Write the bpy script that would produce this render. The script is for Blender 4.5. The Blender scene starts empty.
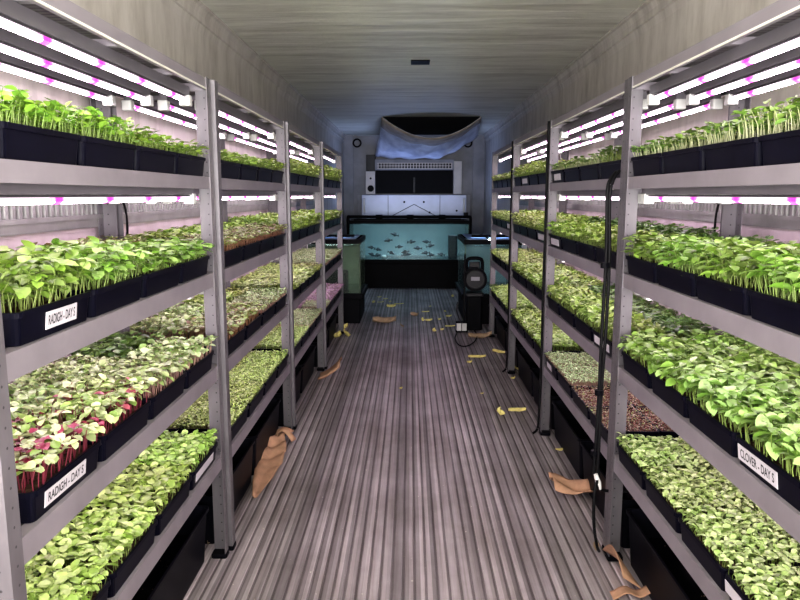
import bpy, math, random
import numpy as np
from mathutils import Vector, Matrix

random.seed(7)
rng = np.random.default_rng(11)
scene = bpy.context.scene
COL = scene.collection
PI = math.pi

# ------------------------------------------------------------------ dimensions (metres)
CAM_H = 1.42
WALL_L, WALL_R = -1.165, 1.30
CEIL = 2.44
Y0, Y1 = -1.2, 12.2            # open rear end, bulkhead
RACK_START, RACK_PITCH, RACK_LEN = 1.150, 1.425, 1.41
RACK_D = 0.42
AX = {'left': [-0.724, -0.712, -0.700, -0.686], 'right': [0.781, 0.785, 0.792, 0.803]}
RYS = {'left': [1.150, 2.580, 4.030, 5.505], 'right': [1.150, 2.575, 4.005, 5.455]}
LS = {'left': [1.0, 1.018, 1.035, 1.068], 'right': [1.0, 1.0, 1.0, 1.0]}     # rack lengths differ a little
SHELF_TOP = [1.83, 1.484, 1.136, 0.782, 0.426]     # deck heights, topmost first
LIP = [0.036, 0.042, 0.052, 0.054, 0.054]

# ------------------------------------------------------------------ mesh helpers
class MB:
    """collects shapes into one mesh"""
    def __init__(s): s.v = []; s.f = []; s.m = []
    def add(s, vs, fs, mi=0):
        o = len(s.v); s.v += [tuple(p) for p in vs]
        s.f += [tuple(i + o for i in f) for f in fs]; s.m += [mi] * len(fs)
    def box(s, a, b, mi=0):
        x0, y0, z0 = a; x1, y1, z1 = b
        s.add([(x0,y0,z0),(x1,y0,z0),(x1,y1,z0),(x0,y1,z0),(x0,y0,z1),(x1,y0,z1),(x1,y1,z1),(x0,y1,z1)],
              [(0,3,2,1),(4,5,6,7),(0,1,5,4),(1,2,6,5),(2,3,7,6),(3,0,4,7)], mi)
    def rbox(s, a, b, r=0.01, mi=0, seg=3):
        """box with rounded vertical edges and chamfered top/bottom"""
        x0, y0, z0 = a; x1, y1, z1 = b
        def ring(z, i):
            out = []
            for cx, cy, t0 in ((x1-r,y1-r,0),(x0+r,y1-r,PI/2),(x0+r,y0+r,PI),(x1-r,y0+r,1.5*PI)):
                for k in range(seg+1):
                    t = t0 + k/seg*PI/2
                    out.append((cx+(r-i)*math.cos(t), cy+(r-i)*math.sin(t), z))
            return out
        c = min(r*0.4, (z1-z0)*0.3)
        rings = [ring(z0, c), ring(z0+c, 0), ring(z1-c, 0), ring(z1, c)]
        s.loft(rings, True, mi)
    def loft(s, rings, cap=True, mi=0, closed=True):
        n = len(rings[0]); vs = [p for r in rings for p in r]; fs = []
        for i in range(len(rings)-1):
            for k in range(n if closed else n-1):
                k2 = (k+1) % n
                fs.append((i*n+k, i*n+k2, (i+1)*n+k2, (i+1)*n+k))
        if cap:
            fs.append(tuple(range(n-1, -1, -1))); fs.append(tuple((len(rings)-1)*n+k for k in range(n)))
        s.add(vs, fs, mi)
    def tube(s, pts, r, n=8, mi=0, cap=True):
        pts = [Vector(p) for p in pts]; rings = []
        up = Vector((0.31, 0.17, 0.93))
        for i, p in enumerate(pts):
            d = (pts[min(i+1, len(pts)-1)] - pts[max(i-1, 0)]).normalized()
            a = d.cross(up)
            if a.length < 1e-4: a = d.cross(Vector((1,0,0)))
            a.normalize(); b = d.cross(a).normalized()
            rr = r[i] if isinstance(r, (list, tuple)) else r
            rings.append([p + (a*math.cos(t)+b*math.sin(t))*rr for t in [2*PI*k/n for k in range(n)]])
        s.loft(rings, cap, mi)
    def cyl(s, c, axis, r, h, n=20, mi=0, r2=None):
        c = Vector(c); d = {'x':Vector((1,0,0)),'y':Vector((0,1,0)),'z':Vector((0,0,1))}[axis]
        s.tube([c, c+d*h], [r, r if r2 is None else r2], n, mi)
    def grid(s, fn, nu, nv, mi=0):
        vs = [fn(i/nu, j/nv) for j in range(nv+1) for i in range(nu+1)]
        fs = [(j*(nu+1)+i, j*(nu+1)+i+1, (j+1)*(nu+1)+i+1, (j+1)*(nu+1)+i) for j in range(nv) for i in range(nu)]
        s.add(vs, fs, mi)
    def build(s, name, mats, parent=None, smooth=False):
        me = bpy.data.meshes.new(name); me.from_pydata(s.v, [], s.f); me.update()
        for m in (mats if isinstance(mats, (list, tuple)) else [mats]): me.materials.append(m)
        me.polygons.foreach_set('material_index', s.m)
        if smooth: me.polygons.foreach_set('use_smooth', [True]*len(s.f))
        o = bpy.data.objects.new(name, me); COL.objects.link(o)
        if parent: o.parent = parent
        return o

def smooth_path(pts, n=8):
    P = [Vector(p) for p in pts]; out = []
    P = [P[0]] + P + [P[-1]]
    for i in range(1, len(P)-2):
        for k in range(n):
            t = k/n; a, b, c, d = P[i-1], P[i], P[i+1], P[i+2]
            out.append(0.5*((2*b)+(-a+c)*t+(2*a-5*b+4*c-d)*t*t+(-a+3*b-3*c+d)*t**3))
    out.append(P[-2]); return out

def solidify(o, t, off=0):
    m = o.modifiers.new('thickness', 'SOLIDIFY'); m.thickness = t; m.offset = off
def bevel(o, w, seg=2):
    m = o.modifiers.new('soft_edges', 'BEVEL'); m.width = w; m.segments = seg; m.limit_method = 'ANGLE'

def thing(name, label, cat, loc=(0,0,0), rz=0.0, group=None):
    o = bpy.data.objects.new(name, None); o.empty_display_size = 0.1; COL.objects.link(o)
    o.location = loc; o.rotation_euler = (0, 0, rz)
    o['label'] = label; o['category'] = cat
    if group: o['group'] = group
    return o
def tag(o, label, cat, group=None):
    o['label'] = label; o['category'] = cat
    if group: o['group'] = group
    return o
def struct(o): o['kind'] = 'structure'; return o
def dup(root, loc, rz=0.0, label=None):
    """a copy of a thing with copies of its parts and sub-parts"""
    r = root.copy(); COL.objects.link(r); r.location = loc; r.rotation_euler = (0, 0, rz)
    if label: r['label'] = label
    for ch in list(root.children):
        c = ch.copy(); COL.objects.link(c); c.parent = r
        for g in list(ch.children):
            d = g.copy(); COL.objects.link(d); d.parent = c
    return r

# ------------------------------------------------------------------ materials
class NT:
    def __init__(s, name):
        s.mat = bpy.data.materials.new(name); s.mat.use_nodes = True
        s.t = s.mat.node_tree; s.n = s.t.nodes; s.l = s.t.links
        s.b = s.n['Principled BSDF']; s.out = s.n['Material Output']
    def node(s, typ, **kw):
        n = s.n.new(typ)
        for k, v in kw.items():
            if k in n.inputs: n.inputs[k].default_value = v
            else: setattr(n, k, v)
        return n
    def link(s, a, b): s.l.new(a, b)
    def coords(s, scale=(1,1,1), rot=(0,0,0)):
        tc = s.node('ShaderNodeTexCoord'); mp = s.node('ShaderNodeMapping')
        mp.inputs['Scale'].default_value = scale; mp.inputs['Rotation'].default_value = rot
        s.link(tc.outputs['Object'], mp.inputs['Vector']); return mp.outputs['Vector']
    def noise(s, vec, scale=5, detail=4, rough=0.55):
        n = s.node('ShaderNodeTexNoise'); n.inputs['Scale'].default_value = scale
        n.inputs['Detail'].default_value = detail; n.inputs['Roughness'].default_value = rough
        s.link(vec, n.inputs['Vector']); return n.outputs['Fac']
    def ramp(s, fac, stops):
        r = s.node('ShaderNodeValToRGB'); e = r.color_ramp.elements
        while len(e) < len(stops): e.new(0.5)
        for i, (p, c) in enumerate(stops): e[i].position = p; e[i].color = (*c, 1) if len(c) == 3 else c
        s.link(fac, r.inputs['Fac']); return r.outputs['Color']
    def mix(s, fac, a, b, mode='MIX'):
        m = s.node('ShaderNodeMix', data_type='RGBA', blend_type=mode)
        for sock, v in ((m.inputs[0], fac), (m.inputs[6], a), (m.inputs[7], b)):
            if isinstance(v, (int, float)): sock.default_value = v
            elif isinstance(v, tuple): sock.default_value = (*v, 1) if len(v) == 3 else v
            else: s.link(v, sock)
        return m.outputs[2]
    def math(s, op, a, b=0.0, c=None):
        m = s.node('ShaderNodeMath', operation=op)
        for i, v in enumerate((a, b) if c is None else (a, b, c)):
            if isinstance(v, (int, float)): m.inputs[i].default_value = v
            else: s.link(v, m.inputs[i])
        return m.outputs[0]
    def bump(s, h, strength=0.3, dist=0.01):
        b = s.node('ShaderNodeBump'); b.inputs['Strength'].default_value = strength; b.inputs['Distance'].default_value = dist
        s.link(h, b.inputs['Height']); s.link(b.outputs['Normal'], s.b.inputs['Normal'])

def plain(name, c, rough=0.5, metal=0.0, var=0.25, scale=6, spec=0.5):
    m = NT(name); f = m.noise(m.coords(), scale)
    lo = tuple(x*(1-var) for x in c); hi = tuple(min(1, x*(1+var)) for x in c)
    m.link(m.ramp(f, [(0.3, lo), (0.7, hi)]), m.b.inputs['Base Color'])
    m.b.inputs['Roughness'].default_value = rough; m.b.inputs['Metallic'].default_value = metal
    m.b.inputs['Specular IOR Level'].default_value = spec
    return m.mat

def mat_ceiling():
    m = NT('ceiling_panel')
    a = m.noise(m.coords((0.5, 3.5, 1)), 2.2, 7, 0.62)
    b = m.noise(m.coords((1.2, 9, 1)), 3.0, 5, 0.6)
    c = m.noise(m.coords((0.8, 0.6, 1)), 1.3, 3)
    col = m.ramp(a, [(0.28, (0.42, 0.41, 0.35)), (0.5, (0.62, 0.62, 0.55)), (0.75, (0.80, 0.80, 0.74))])
    col = m.mix(m.ramp(b, [(0.25, (0.55,)*3), (0.5, (0,)*3)]), col, (0.34, 0.33, 0.28))
    col = m.mix(m.ramp(c, [(0.45, (0,)*3), (0.7, (0.5,)*3)]), col, (0.70, 0.71, 0.60))
    m.link(col, m.b.inputs['Base Color']); m.b.inputs['Roughness'].default_value = 0.42
    m.bump(a, 0.5, 0.02)
    return m.mat
def mat_wall():
    m = NT('stained_wall_panel')
    a = m.noise(m.coords((1, 4.5, 1.3)), 2.0, 7, 0.66)
    b = m.noise(m.coords((1, 1.5, 1.5)), 1.6, 4)
    col = m.ramp(a, [(0.3, (0.33, 0.30, 0.27)), (0.55, (0.52, 0.49, 0.45)), (0.75, (0.62, 0.59, 0.55))])
    col = m.mix(m.ramp(b, [(0.4, (0,)*3), (0.75, (0.6,)*3)]), col, (0.50, 0.475, 0.45))
    m.link(col, m.b.inputs['Base Color']); m.b.inputs['Roughness'].default_value = 0.5
    return m.mat
def mat_lower_wall():
    m = NT('white_liner_panel')
    a = m.noise(m.coords((1, 2, 1)), 3, 6)
    col = m.ramp(a, [(0.3, (0.46, 0.38, 0.40)), (0.65, (0.64, 0.55, 0.58))])
    m.link(col, m.b.inputs['Base Color']); m.b.inputs['Roughness'].default_value = 0.5
    return m.mat
def mat_floor():
    m = NT('grooved_aluminium_floor')
    a = m.noise(m.coords((14, 0.35, 1)), 2.5, 6, 0.65)
    b = m.noise(m.coords((1, 0.8, 1)), 1.8, 6, 0.6)
    c = m.noise(m.coords((1, 1, 1)), 55, 2, 0.5)
    col = m.ramp(a, [(0.25, (0.22, 0.185, 0.19)), (0.5, (0.40, 0.355, 0.375)), (0.78, (0.58, 0.53, 0.56))])
    col = m.mix(m.ramp(b, [(0.35, (0.55,)*3), (0.62, (0,)*3)]), col, (0.13, 0.11, 0.10))
    col = m.mix(m.ramp(c, [(0.72, (0,)*3), (0.76, (0.9,)*3)]), col, (0.6, 0.57, 0.5))
    tc = m.node('ShaderNodeTexCoord'); sx = m.node('ShaderNodeSeparateXYZ'); m.link(tc.outputs['Object'], sx.inputs[0])
    wn = m.node('ShaderNodeTexWhiteNoise', noise_dimensions='1D')
    m.link(m.math('FLOOR', m.math('DIVIDE', sx.outputs['X'], 0.02125)), wn.inputs['W'])
    col = m.mix(1.0, col, m.ramp(wn.outputs['Value'], [(0.0, (0.62,)*3), (1.0, (1.3,)*3)]), 'MULTIPLY')
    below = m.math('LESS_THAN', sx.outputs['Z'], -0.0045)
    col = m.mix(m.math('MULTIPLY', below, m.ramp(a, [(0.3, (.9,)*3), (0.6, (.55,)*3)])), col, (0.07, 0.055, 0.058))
    m.link(col, m.b.inputs['Base Color'])
    m.b.inputs['Metallic'].default_value = 0.25
    m.link(m.ramp(b, [(0.3, (0.62,)*3), (0.7, (0.42,)*3)]), m.b.inputs['Roughness'])
    return m.mat
def mat_post():
    m = NT('slotted_rack_post')
    f = m.noise(m.coords((1, 1, 0.4)), 9, 5)
    col = m.ramp(f, [(0.3, (0.115, 0.106, 0.116)), (0.7, (0.19, 0.178, 0.192))])
    tc = m.node('ShaderNodeTexCoord'); sx = m.node('ShaderNodeSeparateXYZ'); m.link(tc.outputs['Object'], sx.inputs[0])
    zf = m.math('MULTIPLY', m.math('SUBTRACT', m.math('FRACT', m.math('DIVIDE', sx.outputs['Z'], 0.038)), 0.5), 0.038)
    z2 = m.math('MULTIPLY', zf, zf)
    def dist(ax):
        d = m.math('SUBTRACT', m.math('ABSOLUTE', sx.outputs[ax]), 0.022)
        return m.math('SQRT', m.math('ADD', m.math('MULTIPLY', d, d), z2))
    d = m.math('MINIMUM', dist('X'), dist('Y'))
    h = m.math('LESS_THAN', d, 0.0028)
    m.link(m.mix(h, col, (0.045, 0.042, 0.045)), m.b.inputs['Base Color'])
    m.b.inputs['Metallic'].default_value = 0.35; m.b.inputs['Roughness'].default_value = 0.42
    return m.mat
def mat_deck():
    m = NT('ribbed_shelf_deck')
    tc = m.node('ShaderNodeTexCoord'); sx = m.node('ShaderNodeSeparateXYZ'); m.link(tc.outputs['Object'], sx.inputs[0])
    fr = m.math('FRACT', m.math('DIVIDE', sx.outputs['Y'], 0.026))
    line = m.math('LESS_THAN', fr, 0.35)
    f = m.noise(m.coords(), 5, 4)
    col = m.ramp(f, [(0.3, (0.075, 0.072, 0.068)), (0.7, (0.12, 0.117, 0.112))])
    m.link(m.mix(line, col, (0.015, 0.015, 0.015)), m.b.inputs['Base Color'])
    m.b.inputs['Roughness'].default_value = 0.5; m.b.inputs['Metallic'].default_value = 0.2
    return m.mat
def mat_tube(strength, pink=0.90):
    m = NT('led_tube_glow')
    tc = m.node('ShaderNodeTexCoord'); sx = m.node('ShaderNodeSeparateXYZ'); m.link(tc.outputs['Object'], sx.inputs[0])
    y = m.math('ADD', sx.outputs['Y'], 5.04)
    fr = m.math('FRACT', m.math('DIVIDE', y, 0.27))
    nz = m.node('ShaderNodeTexNoise', noise_dimensions='1D'); nz.inputs['Scale'].default_value = 60; m.link(y, nz.inputs['W'])
    dist = m.math('ADD', m.math('ABSOLUTE', m.math('SUBTRACT', fr, 0.5)), m.math('MULTIPLY', m.math('SUBTRACT', nz.outputs['Fac'], 0.5), 0.12))
    mr = m.node('ShaderNodeMapRange', interpolation_type='SMOOTHSTEP'); mr.inputs['From Min'].default_value = 0.02; mr.inputs['From Max'].default_value = 0.15
    mr.inputs['To Min'].default_value = 0.9; mr.inputs['To Max'].default_value = 0.0
    m.link(dist, mr.inputs['Value']); pk2 = mr.outputs['Result']
    col = m.mix(pk2, (1.0, 0.83, 0.96), (0.95, 0.03, 0.72))
    e = m.node('ShaderNodeEmission'); m.link(col, e.inputs['Color'])
    m.link(m.math('SUBTRACT', strength, m.math('MULTIPLY', pk2, strength*pink)), e.inputs['Strength'])
    m.link(e.outputs[0], m.out.inputs['Surface']); return m.mat
def mat_emit(name, c, s):
    m = NT(name); e = m.node('ShaderNodeEmission')
    f = m.noise(m.coords(), 3); m.link(m.ramp(f, [(0.2, tuple(x*0.9 for x in c)), (0.8, c)]), e.inputs['Color'])
    e.inputs['Strength'].default_value = s; m.link(e.outputs[0], m.out.inputs['Surface']); return m.mat
def mat_clear(name, tint, opaque, dcol, rough=0.1):
    """thin glass / water: tinted see-through with some body colour and a reflective skin"""
    m = NT(name)
    tr = m.node('ShaderNodeBsdfTransparent', Color=(*tint, 1)); di = m.node('ShaderNodeBsdfDiffuse')
    f = m.noise(m.coords(), 4, 3)
    m.link(m.ramp(f, [(0.3, tuple(x*0.8 for x in dcol)), (0.7, dcol)]), di.inputs['Color'])
    mx = m.node('ShaderNodeMixShader', Fac=opaque); m.link(tr.outputs[0], mx.inputs[1]); m.link(di.outputs[0], mx.inputs[2])
    gl = m.node('ShaderNodeBsdfGlossy', Roughness=rough)
    fr = m.node('ShaderNodeFresnel', IOR=1.33)
    m2 = m.node('ShaderNodeMixShader'); m.link(m.math('MULTIPLY', fr.outputs[0], 0.6), m2.inputs[0])
    m.link(mx.outputs[0], m2.inputs[1]); m.link(gl.outputs[0], m2.inputs[2])
    m.link(m2.outputs[0], m.out.inputs['Surface']); return m.mat
def mat_leaf():
    m = NT('leaf_tissue')
    at = m.node('ShaderNodeAttribute', attribute_name='tint')
    oi = m.node('ShaderNodeObjectInfo')
    hv = m.node('ShaderNodeHueSaturation')
    m.link(m.math('ADD', m.math('MULTIPLY', oi.outputs['Random'], 0.020), 0.480), hv.inputs['Hue'])
    m.link(m.math('ADD', m.math('MULTIPLY', oi.outputs['Random'], 0.24), 0.80), hv.inputs['Value'])
    hv.inputs['Saturation'].default_value = 0.99
    m.link(at.outputs['Color'], hv.inputs['Color'])
    m.link(hv.outputs['Color'], m.b.inputs['Base Color'])
    m.b.inputs['Roughness'].default_value = 0.36; m.b.inputs['Specular IOR Level'].default_value = 0.5
    tl = m.node('ShaderNodeBsdfTranslucent'); m.link(m.mix(1.0, hv.outputs['Color'], (1.0, 1.0, 0.55), 'MULTIPLY'), tl.inputs['Color'])
    mx = m.node('ShaderNodeMixShader', Fac=0.2); m.link(m.b.outputs[0], mx.inputs[1]); m.link(tl.outputs[0], mx.inputs[2])
    m.link(mx.outputs[0], m.out.inputs['Surface']); return m.mat
def mat_lid():
    m = NT('pale_blue_translucent_lid')
    f = m.noise(m.coords(), 6, 3); col = m.ramp(f, [(0.3, (.45, .58, .85)), (0.7, (.75, .84, .98))])
    m.link(col, m.b.inputs['Base Color']); m.b.inputs['Roughness'].default_value = 0.2
    tl = m.node('ShaderNodeBsdfTranslucent'); m.link(col, tl.inputs['Color'])
    mx = m.node('ShaderNodeMixShader', Fac=0.6); m.link(m.b.outputs[0], mx.inputs[1]); m.link(tl.outputs[0], mx.inputs[2])
    m.link(mx.outputs[0], m.out.inputs['Surface']); return m.mat
def mat_cloth():
    m = NT('plastic_sheeting')
    f = m.noise(m.coords((2, 1, 2)), 3, 5)
    col = m.ramp(f, [(0.3, (0.28, 0.30, 0.38)), (0.7, (0.62, 0.65, 0.74))])
    m.link(col, m.b.inputs['Base Color']); m.b.inputs['Roughness'].default_value = 0.3; m.bump(f, 0.4, 0.03)
    return m.mat

M = dict(
    ceiling=mat_ceiling(), wall=mat_wall(), liner=mat_lower_wall(), floor=mat_floor(), post=mat_post(), deck=mat_deck(),
    beam=plain('lavender_grey_steel', (0.25, 0.228, 0.25), 0.42, 0.3, 0.14, 5),
    beam_edge=plain('lit_beam_edge', (0.75, 0.74, 0.66), 0.4, 0.2, 0.1),  # pale colour stands in for tube light caught on the lower edge
    slot=plain('shadowed_slot_metal', (0.035, 0.033, 0.035), 0.6),
    band=plain('galvanised_band', (0.23, 0.23, 0.22), 0.45, 0.4, 0.2, 8),
    tray=plain('black_tray_plastic', (0.003, 0.003, 0.008), 0.38, 0, 0.3, 12, 0.09),
    bin=plain('black_bin_plastic', (0.004, 0.004, 0.007), 0.42, 0, 0.4, 5, 0.12),
    black=plain('black_plastic', (0.003, 0.003, 0.005), 0.5, 0, 0.3, 6, 0.08),
    grey=plain('dark_grey_plastic', (0.018, 0.018, 0.021), 0.45, 0, 0.3, 6, 0.3),
    rubber=plain('black_cable_rubber', (0.003, 0.003, 0.004), 0.6, 0, 0.2, 6, 0.2),
    soil=plain('brown_growing_mix', (0.055, 0.032, 0.022), 0.9, 0, 0.6, 60, 0.2),
    card=plain('white_label_card', (0.52, 0.50, 0.53), 0.5, 0, 0.05),
    ink=plain('black_ink', (0.02, 0.02, 0.025), 0.6, 0, 0.1),
    socket=plain('white_socket_plastic', (0.62, 0.62, 0.60), 0.45, 0, 0.1),
    housing=plain('grey_light_batten', (0.17, 0.16, 0.175), 0.4, 0.3, 0.12),
    tube3=mat_tube(14.0), tube2=mat_tube(22.0), tube_side=mat_tube(1.7, 0.45),
    leaf=mat_leaf(), cloth=mat_cloth(),
    glass=mat_clear('tank_glass', (0.96, 0.99, 0.99), 0.03, (0.2, 0.3, 0.3), 0.05),
    water_teal=mat_clear('teal_tank_water', (0.94, 0.985, 0.99), 0.07, (0.32, 0.48, 0.50), 0.05),
    water_murky=mat_clear('murky_green_water', (0.88, 0.93, 0.84), 0.22, (0.36, 0.40, 0.32), 0.05),
    water_black=plain('still_dark_water', (0.004, 0.004, 0.006), 0.12, 0, 0.3, 4),
    tank_back=plain('teal_background_film', (0.37, 0.47, 0.475), 0.6, 0, 0.2, 2),
    murky_back=plain('algae_background_film', (0.36, 0.40, 0.33), 0.6, 0, 0.3, 3),
    lid=mat_lid(),
    panel=plain('pale_blue_metal', (0.40, 0.44, 0.58), 0.38, 0.2, 0.12, 3),
    backwall=plain('grey_blue_bulkhead', (0.20, 0.205, 0.235), 0.45, 0.1, 0.3, 2.5),
    cream=plain('cream_painted_metal', (0.50, 0.45, 0.40), 0.5, 0, 0.15, 5),
    cabinet=plain('grey_cabinet_metal', (0.20, 0.195, 0.21), 0.5, 0, 0.3, 4),
    paper=plain('brown_paper', (0.40, 0.235, 0.15), 0.8, 0, 0.25, 14),
    tan=plain('tan_dry_leaf', (0.38, 0.27, 0.17), 0.8, 0, 0.3, 20),
    yellow=plain('yellow_leaf', (0.80, 0.70, 0.26), 0.7, 0, 0.3, 25),
    fish=plain('dark_fish_skin', (0.012, 0.02, 0.03), 0.4, 0, 0.4, 20),
    stone=plain('pale_stone', (0.55, 0.58, 0.55), 0.7, 0, 0.2, 20),
)

# ------------------------------------------------------------------ the shell
def shell():
    b = MB(); T = 0.06
    per, top, dep, ch = 0.0425, 0.033, 0.005, 0.003
    n = int((WALL_R-WALL_L)/per) + 1
    prof = [(WALL_L-T, 0.0)]
    x = WALL_L
    for i in range(n):
        prof += [(x+top-ch, 0.0), (x+top, -ch), (x+top, -dep), (x+per, -dep), (x+per, -ch), (x+per+ch, 0.0)]
        x += per
    prof.append((x+T, 0.0))
    k = len(prof)
    vs = [(px, Y0, pz) for px, pz in prof] + [(px, Y1+T, pz) for px, pz in prof] 
    fs = [(i, i+1, k+i+1, k+i) for i in range(k-1)]
    b.add(vs, fs)
    o = len(b.v); b.v += [(prof[0][0], Y0, -0.08), (prof[-1][0], Y0, -0.08), (prof[-1][0], Y1+T, -0.08), (prof[0][0], Y1+T, -0.08)]
    b.f.append((o, o+3, o+2, o+1)); b.m.append(0)
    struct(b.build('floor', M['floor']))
    b = MB(); b.box((WALL_L-T, Y0, CEIL), (WALL_R+T, Y1+T, CEIL+T)); struct(b.build('ceiling', M['ceiling']))
    for name, xa, xb, s in (('wall_left', WALL_L-T, WALL_L, 1), ('wall_right', WALL_R, WALL_R+T, -1)):
        b = MB(); b.box((xa, Y0, -0.02), (xb, Y1, CEIL)); struct(b.build(name, M['wall']))
    b = MB(); b.box((WALL_L-T, Y1, -0.02), (WALL_R+T, Y1+T, CEIL)); struct(b.build('wall_back', M['backwall']))
    # smooth pale liner panels, ribbed bands and coving along both side walls
    for i, (xw, s) in enumerate(((WALL_L, 1), (WALL_R, -1))):
        b = MB(); b.box((min(xw, xw+s*0.006), Y0, 0.05), (max(xw, xw+s*0.006), 8.2, 1.31)); struct(b.build('baseboard_left' if s > 0 else 'baseboard_right', M['liner']))
        # ribbed band : one folded sheet
        b = MB(); prof = []; y = Y0; p = 0.036
        while y < 8.2:
            prof += [(0.004, y), (0.004, y+0.013), (0.016, y+0.016), (0.016, y+0.033)]; y += p
        b.loft([[(xw+s*d, yy, z) for d, yy in prof] for z in (1.345, 1.50)], cap=False, closed=False)
        for q in range(len(b.m)):
            if q % 4 == 0: b.m[q] = 1
        def rail(z0, z1, d): b.box((min(xw, xw+s*d), Y0, z0), (max(xw, xw+s*d), 8.2, z1))
        rail(1.305, 1.347, 0.02); rail(1.335, 1.35, 0.026); rail(1.498, 1.53, 0.02)
        struct(b.build('trim_%d' % (i+1), [M['band'], M['slot']]))
        # coving: two stepped strips under the ceiling
        b = MB()
        pr = [(0, CEIL), (0.05, CEIL), (0.05, CEIL-0.012), (0.035, CEIL-0.018), (0.022, CEIL-0.05), (0.022, CEIL-0.085), (0.012, CEIL-0.09), (0.0, CEIL-0.13)]
        b.loft([[(xw+s*d, yy, z) for d, z in pr] for yy in (Y0, Y1)], cap=True)
        struct(b.build('trim_%d' % (i+3), M['wall']))
    for i, (xa, xb) in enumerate(((-1.16, -0.99), (1.09, 1.295))):       # corner pilasters of the bulkhead
        b = MB(); b.box((xa, Y1-0.05, 0), (xb, Y1, CEIL)); struct(b.build('trim_%d' % (i+5), M['backwall']))
shell()

b = MB(); b.box((0.005, 5.46, CEIL-0.008), (0.15, 5.62, CEIL)); o = b.build('ceiling_vent', M['black'])
tag(o, 'small black slot vent set in the middle of the pale ceiling', 'vent')

# ------------------------------------------------------------------ racks
def post_bm(sx, sy):
    """angle post, corner at the local origin, flanges towards sx / sy"""
    b = MB(); w, t = 0.042, 0.003
    wx = 0.054
    pts = [(0,0),(wx,0),(wx,t),(t,t),(t,w),(0,w)]
    ring = [(x*sx, y*sy) for x, y in pts]
    if sx*sy < 0: ring.reverse()
    b.loft([[(x, y, z) for x, y in ring] for z in (0.012, 1.834)])
    # plastic foot
    x0, x1 = sorted((-0.004*sx, 0.057*sx)); y0, y1 = sorted((-0.004*sy, 0.046*sy))
    return b, ((x0, y0, 0), (x1, y1, 0.02))
def make_rack():
    root = thing('storage_rack', 'x', 'rack')
    D, L = RACK_D, RACK_LEN
    for cx, sx in ((0, -1), (-D, 1)):
        for cy, sy in ((-L/2, 1), (L/2, -1)):
            pb, (a, c) = post_bm(sx, sy)
            p = pb.build('post', M['post'], root); p.location = (cx, cy, 0)
            f = MB(); f.rbox(a, c, 0.008); f.build('foot', M['black'], p)
    for i, z in enumerate(SHELF_TOP):
        h = LIP[i]
        d = MB(); d.box((-D+0.004, -L/2+0.004, z-0.012), (-0.004, L/2-0.004, z-0.004) if i else (-0.004, L/2-0.004, z-0.006))
        deck = d.build('shelf', M['deck'], root)
        for x0, x1 in ((-0.032, -0.0032), (-D+0.0032, -D+0.032)):
            q = MB(); fx = x1 if x1 > -0.1 else x0      # outer face
            ix = x0 if x1 > -0.1 else x1
            s = 1 if ix < fx else -1
            t = 0.0025
            # channel: face, top flange, bottom return lip
            pr = [(fx, z), (fx, z-h), (ix+s*0.012, z-h), (ix+s*0.012, z-h+t), (fx-s*t, z-h+t), (fx-s*t, z-t), (ix, z-t), (ix, z)]
            rings = [[(px, yy, pz) for px, pz in (pr if s > 0 else pr[::-1])] for yy in (-L/2+0.0035, L/2-0.0035)]
            q.loft(rings)
            if i == 0:
                ex = sorted((fx+s*.0006, fx-s*.004)); q.box((ex[0], -L/2+0.0036, z-h-.0008), (ex[1], L/2-0.0036, z-h+.004), 1)  # thin pale strip: the edge's bright light line painted in
            q.build('beam', [M['beam'], M['beam_edge']], deck)
        for y in (-L/2+0.0035, L/2-0.0035-0.003):
            q = MB(); q.box((-D+0.004, y, z-h), (-0.004, y+0.003, z-0.012)); q.build('beam', M['beam'], deck)
        if i == 0:
            for y in (-0.42, 0.0, 0.42):
                q = MB(); q.box((-D+0.03, y-0.012, z-0.03), (-0.03, y+0.012, z-0.012)); q.build('cross_bar', M['beam'], deck)
    return root
ORD = ['first', 'second', 'third', 'fourth']
rack0 = make_rack(); RACKS = {}
for side in ('left', 'right'):
    for k in range(4):
        loc = (AX[side][k], RYS[side][k] + RACK_LEN*LS[side][k]/2, 0); rz = 0 if side == 'left' else PI
        lab = f'grey slotted steel shelving rack full of sprout trays, {ORD[k]} from the camera on the {side}'
        if side == 'left' and k == 0: r = rack0; r.location = loc; r.rotation_euler = (0, 0, rz)
        else: r = dup(rack0, loc, rz)
        r.scale = (1, LS[side][k], 1); r['label'] = lab; r['group'] = 'steel racks along both walls'; RACKS[side, k] = r

# ------------------------------------------------------------------ grow lights
def make_light(tube_mat, L=1.26):
    root = thing('grow_light', 'x', 'light', group='tube grow lights under the shelves')
    h = MB(); h.box((-0.014, -L/2-0.02, -0.034), (0.014, L/2+0.02, -0.001)); h.build('housing', M['housing'], root)
    t = MB(); n = 14; R_ = 0.0105; cz = -0.045
    for q in range(n):
        a0, a1 = -PI/2 - PI/n + 2*PI*q/n, -PI/2 + PI/n + 2*PI*q/n
        sn = math.sin((a0+a1)/2)
        P = [(R_*math.cos(a), yy, cz+R_*math.sin(a)) for a, yy in ((a0,-L/2),(a1,-L/2),(a1,L/2),(a0,L/2))]
        t.add(P, [(3,2,1,0)], 0 if sn < -0.55 else (1 if sn < 0.45 else 2))
    t.build('tube', [tube_mat, M['tube_side'], M['housing']], root)
    for s in (-1, 1):
        g = MB(); g.box((-0.012, s*L*.36-.01, -0.002), (0.012, s*L*.36+.01, 0.016)); g.build('hanger', M['housing'], root)
        e = MB(); y0, y1 = sorted((s*L/2, s*(L/2+0.035))); e.rbox((-0.019, y0, -0.067), (0.019, y1, -0.03), 0.006)
        e.build('socket', M['socket'], root)
    return root
lt3 = make_light(M['tube3']); lt2 = make_light(M['tube2']); used = set()
POSN = {3: ['aisle tube of three', 'middle tube of three', 'wall tube of three'], 2: ['aisle tube of two', 'wall tube of two']}
UNDER = ['top deck', 'top planted shelf', 'second planted shelf', 'third planted shelf']
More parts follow.
